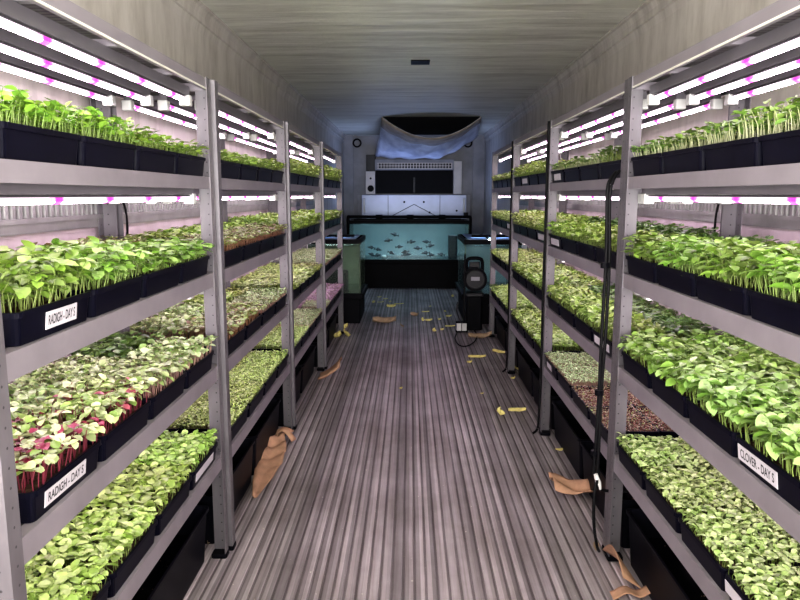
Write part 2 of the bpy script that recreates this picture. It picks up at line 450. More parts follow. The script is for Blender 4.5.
for side in ('left', 'right'):
    sg = 1 if side == 'right' else -1
    for k in range(4):
        yc = RYS[side][k] + RACK_LEN*LS[side][k]/2
        for lv in range(4):
            us = (0.072, 0.21, 0.345) if lv < 2 else (0.10, 0.31)
            src = lt3 if lv < 2 else lt2
            for j, u in enumerate(us):
                z = SHELF_TOP[lv] - (0.031 if lv == 0 else 0.029)
                loc = (AX[side][k] + sg*u, yc, z)
                lab = f'white {POSN[len(us)][j]} under the {UNDER[lv]}, {ORD[k]} {side} rack'
                if src.name in used: o = dup(src, loc, 0, lab)
                else: o = src; src.location = loc; src['label'] = lab; used.add(src.name)
                o.scale = (1, LS[side][k], 1)

# ------------------------------------------------------------------ seedlings
LEAF_V = np.array([(0,0,0),
    (.22,-.34,.0),(.22,0,-.0),(.22,.34,.0),
    (.52,-.5,.0),(.52,0,0),(.52,.5,.0),
    (.82,-.36,.0),(.82,0,0),(.82,.36,.0),
    (1,0,0)], float)
LEAF_F = [(0,2,1),(0,3,2),(1,2,5,4),(2,3,6,5),(4,5,8,7),(5,6,9,8),(7,8,10),(8,9,10)]
def seedling_mesh(name, p, seed, x_hi):
    r = np.random.default_rng(seed)
    TX, TY = 0.098, 0.152
    n = p['n']; H = p['h']
    V, F, C = [], [], []
    k = int(math.sqrt(n*TY/TX)) + 1; m_ = int(n/k) + 1
    xs = []
    for i in range(k):
        for j in range(m_):
            xs.append((((j+.5)/m_*2-1)*TX + r.normal(0, .25)*TX/m_*2, ((i+.5)/k*2-1)*TY + r.normal(0, .25)*TY/k*2))
    off = 0
    patch = r.uniform(0, 6.28, 4)
    for (x, y) in xs:
        x = float(np.clip(x, -TX, TX)); y = float(np.clip(y, -TY, TY))
        pv = 0.5+0.5*math.sin(x*28+patch[0])*math.sin(y*22+patch[1])
        h = H*(p.get('lo', .72)+(1.22-p.get('lo', .72))*r.random())*(0.9+0.2*pv)
        lean = p.get('lean', .25)*h
        ex = (x/TX)**3; ey = (y/TY)**5
        tip = np.array([x + ex*lean*1.0 + r.normal(0, .25)*lean, y + ey*lean*.5 + r.normal(0, .25)*lean, h])
        base = np.array([x, y, -0.004]); mid = (base+tip)/2 + np.array([-ex*lean*.2 + r.normal(0,.1)*lean, r.normal(0,.1)*lean, 0.06*h])
        tip = tip.copy()
        sr = p['sr']
        sc0 = np.array(p['stem'][0]); sc1 = np.array(p['stem'][1])
        red = r.random() < p.get('redfrac', 0)
        for q, rr, cc in ((base, sr, sc0), (mid, sr*.9, (sc0+sc1)/2), (tip, sr*.7, sc1)):
            for a in (0, 2.094, 4.189):
                V.append(q + rr*np.array([math.cos(a), math.sin(a), 0])); C.append(cc)
        for s in (0, 3):
            for a in range(3):
                b2 = (a+1) % 3; F.append((off+s+a, off+s+b2, off+s+3+b2, off+s+3+a))
        off += 9
        phi = r.uniform(0, 2*PI); top0 = len(V) - 3; x_lo, y_hi = -.1035, .1635
        nl = p.get('leaves', 2) + (1 if r.random() < p.get('extra', 0) else 0)
        for li in range(nl):
            L = p['L']*r.uniform(.75, 1.2); W = L*p['asp']*r.uniform(.85, 1.15)
            if li >= 2: L *= .7; W *= .7
            el = math.radians(r.normal(p.get('el', 12), 16)); az = phi + li*PI*(1 if nl < 4 else .5) + r.normal(0, .25); roll = r.normal(0, .3)
            lv = LEAF_V.copy(); t = lv[:, 0].copy(); sgn = lv[:, 1].copy()
            lv[:, 0] *= L; lv[:, 1] *= W
            lv[:, 2] = p.get('cup', .16)*W*np.abs(sgn)*2 - p.get('droop', .22)*L*t*t
            cr, sr_ = math.cos(roll), math.sin(roll)
            y_, z_ = lv[:,1]*cr - lv[:,2]*sr_, lv[:,1]*sr_ + lv[:,2]*cr
            ce, se = math.cos(el), math.sin(el)
            x_, z_ = lv[:,0]*ce - z_*se, lv[:,0]*se + z_*ce
            ca, sa = math.cos(az), math.sin(az)
            P = np.stack([x_*ca - y_*sa, x_*sa + y_*ca, z_], 1) + tip
            cols = p['leaf']; w = p.get('w'); ci = r.choice(len(cols), p=w)
            if red: ci = len(cols)-1
            c = np.array(cols[ci])*r.uniform(.58, 1.28)
            edge = 1 + .10*np.abs(sgn)*2 - .12*(t < .1)
            for q, e in zip(P, edge): V.append(q); C.append(np.clip(c*e, 0, 1))
            F += [tuple(i+off for i in f) for f in LEAF_F]; off += len(LEAF_V)
        A = np.array(V[top0:]); sh = np.zeros(3)          # keep each seedling over its own tray
        if A[:,0].max() > x_hi: sh[0] = x_hi - A[:,0].max()
        if A[:,0].min() < x_lo: sh[0] = x_lo - A[:,0].min()
        if A[:,1].max() > y_hi: sh[1] = y_hi - A[:,1].max()
        if A[:,1].min() < -y_hi: sh[1] = -y_hi - A[:,1].min()
        if sh.any():
            for q in range(top0, len(V)): V[q] = V[q] + sh
    me = bpy.data.meshes.new(name)
    me.from_pydata([tuple(v) for v in V], [], F); me.update()
    ca = me.color_attributes.new('tint', 'FLOAT_COLOR', 'POINT')
    arr = np.ones((len(V), 4), np.float32); arr[:, :3] = np.array(C)
    ca.data.foreach_set('color', arr.ravel())
    me.polygons.foreach_set('use_smooth', [True]*len(F))
    me.materials.append(M['leaf'])
    return me
GREENS = lambda *c: list(c)
PALE_STEM = ((.50,.52,.36),(.42,.50,.22)); RED_STEM = ((.15,.015,.03),(.26,.06,.07)); PINK_STEM = ((.46,.26,.24),(.45,.38,.24)); GREEN_STEM = ((.24,.32,.10),(.15,.26,.04))
SPEC = {
 'tall':   dict(words='tall bright green sprouts', n=230, lo=.5, h=.070, L=.026, asp=.62, sr=.0010, stem=GREEN_STEM, lean=.3, el=18, leaf=[(.22,.42,.05),(.30,.50,.08),(.15,.32,.04)], extra=.4),
 'pale_tall': dict(words='tall pale-stemmed sprouts', n=190, lo=.6, h=.070, L=.028, asp=.6, sr=.0012, stem=PALE_STEM, lean=.25, el=10, leaf=[(.16,.32,.06),(.24,.42,.10),(.10,.22,.04)], extra=.3),
 'broad':  dict(words='broad-leaved green sprouts', n=185, lo=.32, h=.105, L=.041, asp=.58, sr=.0012, stem=GREEN_STEM, lean=.3, el=8, leaf=[(.24,.44,.08),(.34,.52,.16),(.18,.36,.05)], extra=.6, droop=.3),
 'dark':   dict(words='dark green leafy sprouts', n=150, h=.10, L=.034, asp=.62, sr=.0013, stem=GREEN_STEM, lean=.2, el=8, leaf=[(.11,.23,.05),(.15,.29,.07),(.08,.18,.05)], extra=.5),
 'radish_red': dict(words='crimson-stemmed radish sprouts', n=190, h=.062, L=.027, asp=.82, sr=.0015, stem=RED_STEM, lean=.25, el=4, leaf=[(.42,.52,.24),(.50,.56,.33),(.24,.38,.09),(.26,.03,.06)], w=[.38,.36,.2,.06], redfrac=.15, droop=.3),
 'radish_mid': dict(words='red-flecked radish sprouts', n=200, h=.062, L=.027, asp=.78, sr=.0013, stem=RED_STEM, lean=.22, el=4, leaf=[(.40,.52,.22),(.50,.57,.33),(.25,.40,.10),(.32,.08,.10)], w=[.38,.36,.22,.04], redfrac=.04, droop=.3),
 'radish_pale': dict(words='pale green radish sprouts', n=210, h=.060, L=.026, asp=.76, sr=.0012, stem=PINK_STEM, lean=.22, el=4, leaf=[(.40,.52,.24),(.48,.57,.34),(.27,.42,.14)], droop=.3),
 'basil':  dict(words='bright green leafy sprouts', over=.107, n=200, h=.050, L=.031, asp=.66, sr=.0013, stem=GREEN_STEM, lean=.3, el=10, leaf=[(.34,.52,.14),(.42,.58,.20),(.27,.46,.09)], droop=.25, extra=.3),
 'clover': dict(words='large-leaved clover sprouts', n=190, lo=.5, h=.075, L=.041, asp=.60, sr=.0015, stem=GREEN_STEM, lean=.35, el=6, leaf=[(.26,.45,.12),(.34,.52,.19),(.20,.38,.07)], extra=.6, droop=.32),
 'small':  dict(words='small pale green sprouts', over=.106, n=310, h=.034, L=.023, asp=.62, sr=.001, stem=GREEN_STEM, lean=.3, el=8, leaf=[(.36,.50,.19),(.43,.55,.25),(.27,.42,.12)], droop=.2),
 'cress':  dict(words='fine bright green cress', over=.104, n=620, h=.028, L=.012, asp=.62, sr=.0007, stem=GREEN_STEM, lean=.3, el=14, leaf=[(.40,.56,.16),(.50,.63,.26),(.29,.46,.10)]),
 'grey':   dict(words='fine grey-green sprouts', over=.106, n=560, h=.032, L=.013, asp=.62, sr=.0008, stem=PINK_STEM, lean=.3, el=12, leaf=[(.36,.48,.25),(.44,.54,.32),(.27,.40,.16)]),
 'brown':  dict(words='sparse reddish brown sprouts', n=330, h=.016, L=.010, asp=.6, sr=.0008, stem=((.34,.10,.08),(.30,.14,.08)), lean=.5, el=12, leaf=[(.36,.30,.18),(.44,.36,.28),(.28,.34,.12),(.34,.17,.12)]),
 'purple': dict(words='fine purple pink sprouts', n=420, h=.040, L=.016, asp=.66, sr=.0009, stem=((.40,.22,.32),(.45,.28,.38)), lean=.3, el=10, leaf=[(.42,.26,.38),(.50,.34,.46),(.32,.18,.28),(.38,.36,.30)]),
 'bushy':  dict(words='bushy yellow-green sprouts', n=290, lo=.4, h=.085, L=.024, asp=.62, sr=.001, stem=GREEN_STEM, lean=.4, el=22, leaf=[(.46,.60,.19),(.55,.67,.28),(.36,.52,.12)], extra=.8),
 'speckled': dict(words='speckled russet-stemmed sprouts', n=230, h=.065, L=.024, asp=.72, sr=.0010, stem=((.27,.12,.07),(.34,.22,.11)), lean=.25, el=6, leaf=[(.36,.48,.18),(.24,.34,.09),(.45,.52,.28),(.22,.15,.08)]),
 'lively': dict(words='fresh green mid-leaf sprouts', n=250, lo=.45, h=.070, L=.028, asp=.64, sr=.0010, stem=GREEN_STEM, lean=.3, el=12, leaf=[(.34,.54,.11),(.43,.61,.19),(.25,.45,.07)], extra=.5),
}
MESH = {}
def seed_mesh(sp, row):
    if (sp, row) not in MESH: MESH[sp, row] = [seedling_mesh('seedlings', SPEC[sp], 100*len(MESH) + v, .1035 if row else SPEC[sp].get('over', .124)) for v in range(3 - row)]
    return random.choice(MESH[sp, row])

# ------------------------------------------------------------------ trays
def rrect(hx, hy, r, z, seg=3):
    out = []
    for cx, cy, t0 in ((hx-r,hy-r,0),(-hx+r,hy-r,PI/2),(-hx+r,-hy+r,PI),(hx-r,-hy+r,1.5*PI)):
        for k in range(seg+1):
            t = t0+k/seg*PI/2; out.append((cx+r*math.cos(t), cy+r*math.sin(t), z))
    return out
def tub(hx, hy, h, taper, rim, mat, name, parent, r=0.012, inner=0.01):
    """open tapered tub with a rolled rim, one skin"""
    b = MB()
    b.loft([rrect(hx-rim-taper, hy-rim-taper, r, 0.0), rrect(hx-rim, hy-rim, r, h-0.012), rrect(hx, hy, r+.004, h-0.012), rrect(hx, hy, r+.004, h-0.001),
            rrect(hx-.001, hy-.001, r+.003, h), rrect(hx-rim-.001, hy-rim-.001, r, h), rrect(hx-rim-.003, hy-rim-.003, r, h-0.003), rrect(hx-rim-taper-.003, hy-rim-taper-.003, r*.8, 0.004)])
    return b.build(name, mat, parent)
TRAY_HX, TRAY_HY, TRAY_H = 0.1035, 0.1615, 0.066
tray_root = thing('seedling_tray', 'x', 'tray', group='black trays of sprouts on the racks')
tub(TRAY_HX, TRAY_HY, TRAY_H, 0.006, 0.005, M['tray'], 'tray_body', tray_root)
def soil_fn(u, v):
    return ((u*2-1)*0.0955, (v*2-1)*0.1535, 0.052 + 0.004*math.sin(u*37+v*11)*math.sin(v*41+u*5))
b = MB(); b.grid(soil_fn, 10, 14); b.build('soil', M['soil'], tray_root)
sd = bpy.data.objects.new('seedlings', seed_mesh('tall', 0)); COL.objects.link(sd); sd.parent = tray_root; sd.location = (0, 0, 0.054); sd['kind'] = 'stuff'

def plan(side, sh, k, row, i):
    """what grows where: species and height factor. sh 1..4 (topmost planted shelf = 1), k rack, row 0 aisle / 1 wall, i tray along"""
    L = side == 'left'
    if sh == 1:
        if k == 0: return ('tall' if L else 'pale_tall', (.92, .85, .72, .62)[i] if L else (.98, .92, .80, .66)[i])
        if k == 1: return ('lively', .62) if L else (('pale_tall', .62) if i > 0 else ('dark', .6))
        return ('bushy', .86 if k == 2 else 1.12) if L else ('bushy', (.8, .6)[k-2])
    if sh == 2:
        if k == 0:
            if L: return ('broad', (.86, .80, .68, .58)[i]) if row == 0 else (('dark', .62) if i < 2 else ('speckled', .95))
            return ('broad', (.86, .80, .74, .66)[i]) if row == 0 else (('broad', .66) if i < 2 else ('dark', .72))
        if k == 1:
            if L: return ('speckled', .8) if row == 0 else ('lively', .85)
            return ('lively', .95) if row == 0 else ('dark', .8)
        if L: return ('lively', 1.0 if k == 2 else .9)
        return ('bushy', .85 if k == 2 else .75) if row == 0 else ('lively', 1.0)
    if sh == 3:
        if L:
            if k == 0: return (('radish_red', 'radish_mid', 'radish_pale', 'radish_pale')[i], 1.0) if row == 0 else (('radish_mid', 'radish_pale', 'radish_pale', 'dark')[i], 1.0 if i < 3 else .7)
            if k == 1: return (('speckled', 'speckled', 'grey', 'grey')[i], (.9, .85, 1.2, 1.2)[i]) if row == 0 else (('radish_pale', 'radish_pale', 'lively', 'bushy')[i], (1, .9, .8, .5)[i])
            if k == 2: return ('bushy', .5)
            return ('grey', 1.3)
        if k == 0: return ('clover', (1.0, 1.0, .95, .9)[i] if row == 0 else 1.0)
        if k == 1: return ('basil', 1.15) if row == 0 else ('dark', .62)
        if k == 2: return ('basil', 1.0) if row == 0 else ('lively', .62)
        return ('bushy', .55)
    if L:
        if k == 0: return ('basil', .9)
        if k == 1: return ('cress', 1.0)
        if k == 2: return ('cress', 1.0) if i < 2 else ('grey', 1.0)
        return ('grey', 1.0) if i == 0 and row == 0 else ('purple', 1.0)
    if k == 0: return ('small', 1.0)
    if k == 1: return (('brown', 'brown', 'grey', 'grey')[i], 1.0)
    if k == 2: return ('basil', .95) if row == 0 else ('lively', .7)
    return ('bushy', .5) if row else ('lively', .7)
SHELF_WORD = {1: 'top shelf', 2: 'second shelf', 3: 'third shelf', 4: 'lowest shelf'}
ROW_WORD = ['aisle edge', 'wall edge']

def wall_x(z): return 0.0925 + 0.006*(z/(TRAY_H-0.012)) + 0.0009      # outer skin of the tray's aisle face
def label_card(root, y0, y1, z0, z1, text=None):
    b = MB(); t = .0012
    b.add([(wall_x(z0), y0, z0), (wall_x(z0), y1, z0), (wall_x(z1), y1, z1), (wall_x(z1), y0, z1),
           (wall_x(z0)+t, y0, z0), (wall_x(z0)+t, y1, z0), (wall_x(z1)+t, y1, z1), (wall_x(z1)+t, y0, z1)],
          [(4,5,6,7),(0,3,2,1),(0,1,5,4),(1,2,6,5),(2,3,7,6),(3,0,4,7)])
    c = b.build('label_card', M['card'], root); c['label'] = 'white label card' + (f' printed {text}' if text else '')
    if text:
        cu = bpy.data.curves.new('lettering', 'FONT'); cu.body = text; cu.size = 0.03; cu.align_x = 'CENTER'; cu.align_y = 'CENTER'; cu.offset = 0.0006
        to = bpy.data.objects.new('lettering_source', cu); COL.objects.link(to); bpy.context.view_layer.update()
        me = bpy.data.meshes.new_from_object(to.evaluated_get(bpy.context.evaluated_depsgraph_get()))
        bpy.data.objects.remove(to); bpy.data.curves.remove(cu)
        co = np.array([v.co[:] for v in me.vertices]); w = np.ptp(co[:,0]); h = np.ptp(co[:,1]); cx = (co[:,0].max()+co[:,0].min())/2; cy = (co[:,1].max()+co[:,1].min())/2
        sx, sy = (y1-y0)*.86/w, (z1-z0)*.58/h
        for v, p in zip(me.vertices, co):
            yy = (y0+y1)/2 + (p[0]-cx)*sx; zz = (z0+z1)/2 + (p[1]-cy)*sy
            v.co = (wall_x(zz)+t+.0004, yy, zz)
        me.name = 'lettering'; me.materials.clear(); me.materials.append(M['ink'])
        lo = bpy.data.objects.new('lettering', me); COL.objects.link(lo); lo.parent = c
TAGS = {  # (side, shelf, rack, tray along): card across the tray's aisle face (y from, y to, z from, z to, text); y runs towards the reader's right
    ('left',2,0,0): (-.05, .085, .014, .050, 'RADIGH - DAY S'), ('left',3,0,0): (-.11, .075, .014, .048, 'RADIGH - DAY S'), ('right',3,0,0): (-.145, .05, .012, .050, 'CLOVER - DAY S'),
    ('left',4,0,3): (-.12, .10, .016, .046, None), ('right',4,0,0): (-.16, -.02, .014, .046, None), ('right',3,1,0): (-.12, .10, .014, .046, None),
    ('right',1,1,3): (-.08, .08, .014, .048, None), ('right',2,1,3): (-.10, .10, .012, .046, None), ('right',1,2,2): (-.1, .1, .014, .048, None),
    ('right',2,2,0): (-.1, .1, .012, .048, None), ('right',2,3,0): (-.1, .1, .012, .048, None), ('right',4,1,3): (-.1, .02, .014, .046, None),
}
first = True
for side in ('left', 'right'):
    sg = 1 if side == 'right' else -1
    for k in range(4):
        for sh in (1, 2, 3, 4):
            for row in ((0,) if sh == 1 else (0, 1)):
                for i in range(4):
                    sp, hf = plan(side, sh, k, row, i)
                    pitch, start = (0.3303, 0.044) if k else ((0.314, 0.092) if side == 'left' else (0.303, 0.152))
                    pitch *= LS[side][k]; start *= LS[side][k]; ks = pitch/0.3303
                    y = RYS[side][k] + start + 0.1655*ks + i*pitch + (random.uniform(-.0015, .0015))
                    u = (0.106 if row == 0 else 0.3135) + random.uniform(-.0008, .0008)
                    loc = (AX[side][k] + sg*u, y, SHELF_TOP[sh]+.001); rz = 0 if side == 'left' else PI
                    lab = f'tray of {SPEC[sp]["words"]}, {ORD[i]} along the {ROW_WORD[row]}, {SHELF_WORD[sh]}, {ORD[k]} {side} rack'
                    if first: t = tray_root; t.location = loc; t.rotation_euler = (0,0,rz); t['label'] = lab; first = False
                    else: t = dup(tray_root, loc, rz, lab)
                    t.scale = (1, ks, 1)
                    for c in t.children:
                        if c.name.startswith('seedlings'):
                            c.data = seed_mesh(sp, row); c.scale = (1, 1, hf*random.uniform(.94, 1.06))
# remember: cards are added after copying so that copies carry none
def find_tray(side, sh, k, i):
    want = f'{ORD[i]} along the aisle edge, {SHELF_WORD[sh]}, {ORD[k]} {side} rack'
    for o in COL.objects:
        if o.name.startswith('seedling_tray') and o['label'].endswith(want): return o
for key, (a, b_, c, d, txt) in TAGS.items():
    t = find_tray(*key); label_card(t, a, b_, c, d, txt)
    if txt: t['label'] = t['label'].replace('tray of', 'labelled tray of', 1)

# ------------------------------------------------------------------ black bins on the floor under the racks
bin_root = thing('storage_bin', 'x', 'bin', group='black bins under the racks')
tub(0.155, 0.338, 0.215, 0.014, 0.008, M['bin'], 'bin_body', bin_root, r=0.02)
b = MB(); b.grid(lambda u, v: ((u*2-1)*0.138, (v*2-1)*0.321, 0.10), 2, 2); b.build('dark_water', M['water_black'], bin_root)
b = MB()
for q in range(26):
    x, y, r_ = random.uniform(-.11, .11), random.uniform(-.29, .29), random.uniform(.0012, .003)
    b.add([(x+r_*math.cos(t), y+r_*math.sin(t), .1012) for t in (0, 1.2, 2.4, 3.6, 4.8)], [(0,1,2,3,4)])
fl = b.build('floating_specks', M['tan'], bin_root); fl['kind'] = 'stuff'
first = True
for side in ('left', 'right'):
    sg = 1 if side == 'right' else -1
    for k in range(4):
        for i in range(2):
            loc = (AX[side][k] + sg*0.212, RYS[side][k] + (0.362 + i*0.686)*LS[side][k], 0.0)
            lab = f'open black bin on the floor, {"near" if i == 0 else "far"} half under the {ORD[k]} {side} rack'
            if first: bin_root.location = loc; bin_root['label'] = lab; first = False
            else: dup(bin_root, loc, 0, lab)

# ------------------------------------------------------------------ camera model (also used to read floor spots)
F_PX = 687.0
PSI = math.asin((10/F_PX)/math.sqrt(1+(10/F_PX)**2+(105/F_PX)**2)); TH = math.radians(8.68975)
Rv = Vector((math.cos(PSI), math.sin(PSI), 0)); Fv = Vector((-math.sin(PSI)*math.cos(TH), math.cos(PSI)*math.cos(TH), -math.sin(TH))); Uv = Rv.cross(Fv)
CAMP = Vector((0, 0, CAM_H))
def spot(px, py, z=0.0):
    r = Rv*(px-400)/F_PX + Uv*(300-py)/F_PX + Fv; return CAMP + r*((z-CAM_H)/r.z)
def spot_y(px, py, y):
    r = Rv*(px-400)/F_PX + Uv*(300-py)/F_PX + Fv; return CAMP + r*(y/r.y)

# ------------------------------------------------------------------ aquaria at the far end
def tank(name, label, x0, x1, y0, y1, z0, z1, water, wz, back=True, murky=False, lids=(), ledge=0.03):
    t = thing(name, label, 'fish tank', ((x0+x1)/2, y0, 0))
    cx = (x0+x1)/2
    def add(nm, lo, hi, m, bv=0):
        q = MB(); q.box((lo[0]-cx, lo[1]-y0, lo[2]), (hi[0]-cx, hi[1]-y0, hi[2])); o = q.build(nm, m, t)
        if bv: bevel(o, bv)
        return o
    st = add('stand', (x0+.012, y0+.012, 0), (x1-.012, y1-.012, z0-.06), M['black'], .006)
    add('stand_ledge', (x0-ledge, y0-ledge, z0-.06), (x1+ledge, y1, z0), M['black'], .008)
    g = .008
    add('glass_pane', (x0, y0, z0), (x1, y0+g, z1), M['glass'])
    add('glass_pane', (x0, y0+g, z0), (x0+g, y1, z1), M['glass'])
    add('glass_pane', (x1-g, y0+g, z0), (x1, y1, z1), M['glass'])
    add('background_film', (x0+g, y1-g, z0), (x1-g, y1, z1), M['murky_back' if murky else 'tank_back'])
    add('water', (x0+g+.002, y0+g+.002, z0+.004), (x1-g-.002, y1-g-.002, wz), water)
    # rim: four bars in one frame
    q = MB(); h = .045; w = .02
    for lo, hi in (((x0-.006, y0-.006), (x1+.006, y0+w)), ((x0-.006, y1-w), (x1+.006, y1+.006)), ((x0-.006, y0+w), (x0+w, y1-w)), ((x1-w, y0+w), (x1+.006, y1-w))):
        q.box((lo[0]-cx, lo[1]-y0, z1-h), (hi[0]-cx, hi[1]-y0, z1+.006))
    q.build('rim', M['black'], t)
    s_ = .012
    for xx in (x0, x1-s_):
        q = MB(); q.box((xx-.001-cx, -.001, z0), (xx+s_-cx+.001, s_, z1-h)); q.build('corner_trim', M['water_murky'], t)
    for (la, lb, ra, rb) in lids:
        add('lid_panel', (la, ra, z1+.002), (lb, rb, z1+.012), M['lid'], .002)
    return t
big = tank('display_aquarium', 'wide teal fish tank on a black stand across the far bulkhead', -0.93, 0.90, 10.5, 11.25, 0.44, 1.03, M['water_teal'], 0.975, ledge=0.0)
cxb = -0.015
q = MB(); q.box((-.80, .10, 1.032), (.80, .22, 1.062)); q.build('light_bar', M['black'], big)
q = MB(); q.box((-.78, .11, 1.022), (.78, .21, 1.030)); q.build('light_strip', mat_emit('cool_tank_lamp', (0.62, 0.86, 1.0), 21.0), big)
q = MB(); q.tube(smooth_path([(-.92, -.05, .62), (-.92, -.05, 1.06), (-.90, -.05, 1.09), (-.86, -.05, 1.095), (0, -.05, 1.095), (.84, -.05, 1.095), (.90, -.05, 1.09), (.93, -.05, 1.05), (.93, -.05, .60)], 4), .022, 10)
q.build('water_pipe', M['black'], big, True)
for xx in (-.45, 0.02, .5):
    q = MB(); q.cyl((xx-.05, -.05, 1.095), 'x', .032, .10, 12); q.build('pipe_coupling', M['black'], big)
q = MB(); q.cyl((.86, -.02, 1.10), 'z', .035, .06, 12); q.build('pipe_valve', M['grey'], big)

lt = tank('side_aquarium', 'smaller murky green fish tank beyond the end of the left racks', -1.12, -0.545, 7.53, 8.38, 0.34, 0.935, M['water_murky'], 0.86, murky=True,
          lids=((-1.08, -.60, 7.58, 7.92), (-1.08, -.60, 7.97, 8.33)))
rt = tank('side_aquarium', 'smaller clear blue fish tank beyond the end of the right racks', 0.60, 1.22, 7.52, 8.60, 0.34, 0.93, M['water_teal'], 0.86,
          lids=((.65, .86, 7.58, 8.54), (.90, 1.17, 7.58, 8.54)))
for t, cx_, L_ in ((lt, 0, .40), (rt, 0, .42)):
    q = MB(); q.box((-L_/2, .25, .948), (L_/2, .33, .975)); q.build('light_bar', M['black'], t)
    q = MB(); q.box((-L_/2+.01, .26, .916), (L_/2-.01, .32, .922)); q.build('light_strip', mat_emit('tank_hood_lamp', (0.75, 0.9, 1.0), 26.0 if t is lt else 30.0), t)
q = MB(); q.rbox((-.18, .12, .345), (.12, .42, .56), .03); o = q.build('submerged_filter', M['black'], lt)
# things standing in the big tank
q = MB(); q.rbox((.60, 10.72, .445), (.74, 10.86, .80), .02); tag(q.build('tank_filter', M['grey']), 'dark box filter standing inside the wide fish tank', 'filter')
def stone(x, y, z, r, lab):
    b = MB(); rings = []
    for i in range(7):
        a = PI*i/6; rings.append([(x+r*max(.02, math.sin(a))*math.cos(t)*(1.3+.1*math.sin(3*t)), y+r*max(.02, math.sin(a))*math.sin(t), z+r*.8*(1-math.cos(a))/1.0*.9) for t in [2*PI*k/12 for k in range(12)]])
    b.loft(rings); tag(b.build('tank_stone', M['stone'], None, True), lab, 'stone')
p_ = spot_y(384, 259, 10.7); stone(p_.x, 10.7, .445, .035, 'round pale stone on the bottom of the wide fish tank')

# fish : body lofted along its length, with tail and fins
def fish_mesh():
    b = MB(); st = [(-.5,.02,.03),(-.42,.10,.12),(-.28,.17,.24),(-.08,.20,.32),(.12,.17,.27),(.28,.10,.15),(.38,.05,.09)]
    b.loft([[(x, w*math.cos(t)*.5, h*math.sin(t)*.5) for t in [2*PI*k/10 for k in range(10)]] for x, w, h in st])
    def fin(pts, th=.012):
        n = len(pts); vs = [(x, -th, z) for x, z in pts] + [(x, th, z) for x, z in pts]
        b.add(vs, [tuple(range(n)), tuple(range(2*n-1, n-1, -1))] + [(i, n+i, n+(i+1)%n, (i+1)%n) for i in range(n)])
    fin([(.34, .03), (.56, .18), (.50, 0), (.56, -.18), (.34, -.03)])
    fin([(-.2, .12), (-.05, .27), (.18, .22), (.22, .10)]); fin([(-.05, -.14), (.10, -.25), (.22, -.09)])
    return b
FISH = [(298,78,14,0),(272,102,-8,0),(205,130,8,0),(232,138,-12,1),(207,158,20,0),(230,172,6,1),(285,152,-24,1),(318,127,6,1),(340,148,-10,0),(341,160,10,1),(367,107,4,1),(390,133,2,0),(425,107,6,0),(442,123,12,1),(422,152,-3,0),(443,165,5,1),(484,158,8,0),(350,175,4,1)]
fm = None
rank = sorted(range(len(FISH)), key=lambda i: FISH[i][0])
NTH = ['first','second','third','fourth','fifth','sixth','seventh','eighth','ninth','tenth','eleventh','twelfth','thirteenth','fourteenth','fifteenth','sixteenth','seventeenth','eighteenth','nineteenth','twentieth',
       'twenty-first','twenty-second','twenty-third','twenty-fourth','twenty-fifth','twenty-sixth','twenty-seventh','twenty-eighth','twenty-ninth','thirtieth','thirty-first','thirty-second','thirty-third','thirty-fourth']
for i, (zx, zy, rot, flip) in enumerate(FISH):
    p = spot_y(320+zx/4, 215+zy/4, 10.62 + (i*7 % 5)*0.03); p.z = max(p.z, .50)
    if fm is None: o = fish_mesh().build('fish', M['fish'], None, True); fm = o
    else: o = fm.copy(); COL.objects.link(o)
    s = 1.2*.115 if 10 <= i <= 14 or i < 2 else 1.2*.105
    o.location = p; o.scale = (s, s*.9, s*.95); o.rotation_euler = (0, math.radians(rot), (PI if flip else 0) + math.radians((i*53) % 40-20))
    tag(o, f'small dark fish in the wide tank, {NTH[rank.index(i)]} from its left end', 'fish', 'fish in the wide tank')

# pump unit, bucket and tubing in front of the right-hand tank
t = thing('pump_unit', 'black round-faced pump unit with top handle before the right fish tank', 'pump', (0.685, 7.18, 0))
q = MB(); q.rbox((-.085, .0, 0), (.085, .20, .36), .02); q.build('base_box', M['black'], t)
q = MB(); q.rbox((-.095, -.02, .36), (.095, .22, .40), .02); q.build('collar', M['grey'], t)
q = MB(); q.cyl((0, -.03, .545), 'y', .125, .22, 28); q.build('drum', M['black'], t)
q = MB(); q.cyl((0, -.045, .545), 'y', .095, .02, 28, 0, .105); q.build('front_disc', M['grey'], t)
q = MB(); q.box((-.045, -.05, .535), (.045, -.044, .575)); q.build('name_plate', plain('grey_plate', (.22,.22,.24), .4), t)
q = MB(); q.tube(smooth_path([(-.085, .09, .62), (-.082, .09, .72), (-.05, .09, .755), (.05, .09, .755), (.082, .09, .72), (.085, .09, .62)], 5), .019, 10); q.build('handle', M['black'], t, True)
q = MB(); q.rbox((-.055, .07, .66), (.055, .11, .72), .008); q.build('switch_box', M['grey'], t)
t = thing('round_bucket', 'dark blue-black bucket on the floor beside the pump unit', 'bucket', (0.93, 7.06, 0))
q = MB(); q.loft([[(r*math.cos(a), r*math.sin(a), z) for a in [2*PI*k/24 for k in range(24)]] for r, z in ((.092,0),(.108,.27),(.115,.27),(.115,.29),(.104,.29),(.09,.02))]); q.build('bucket_body', M['bin'], t, False)
q = MB(); q.tube(smooth_path([(-.114,0,.275),(-.07,-.09,.25),(0,-.125,.235),(.07,-.09,.25),(.114,0,.275)], 4), .004, 6); q.build('handle', M['grey'], t, True)
top = spot_y(465, 254, 7.12); bot = spot_y(464, 322, 7.05)
q = MB(); q.tube(smooth_path([top, spot_y(464.5, 290, 7.08), bot], 5), .011, 8); q.build('cable_a', M['rubber'], None, True)
o = COL.objects['cable_a']; o.name = 'standing_hose'; tag(o, 'black upright hose running down to the white adapter by the pump unit', 'hose')
s0 = spot(461.5, 332)
t = thing('power_adapter', 'white twin power adapter block standing on the floor by the pump unit', 'power adapter', s0)
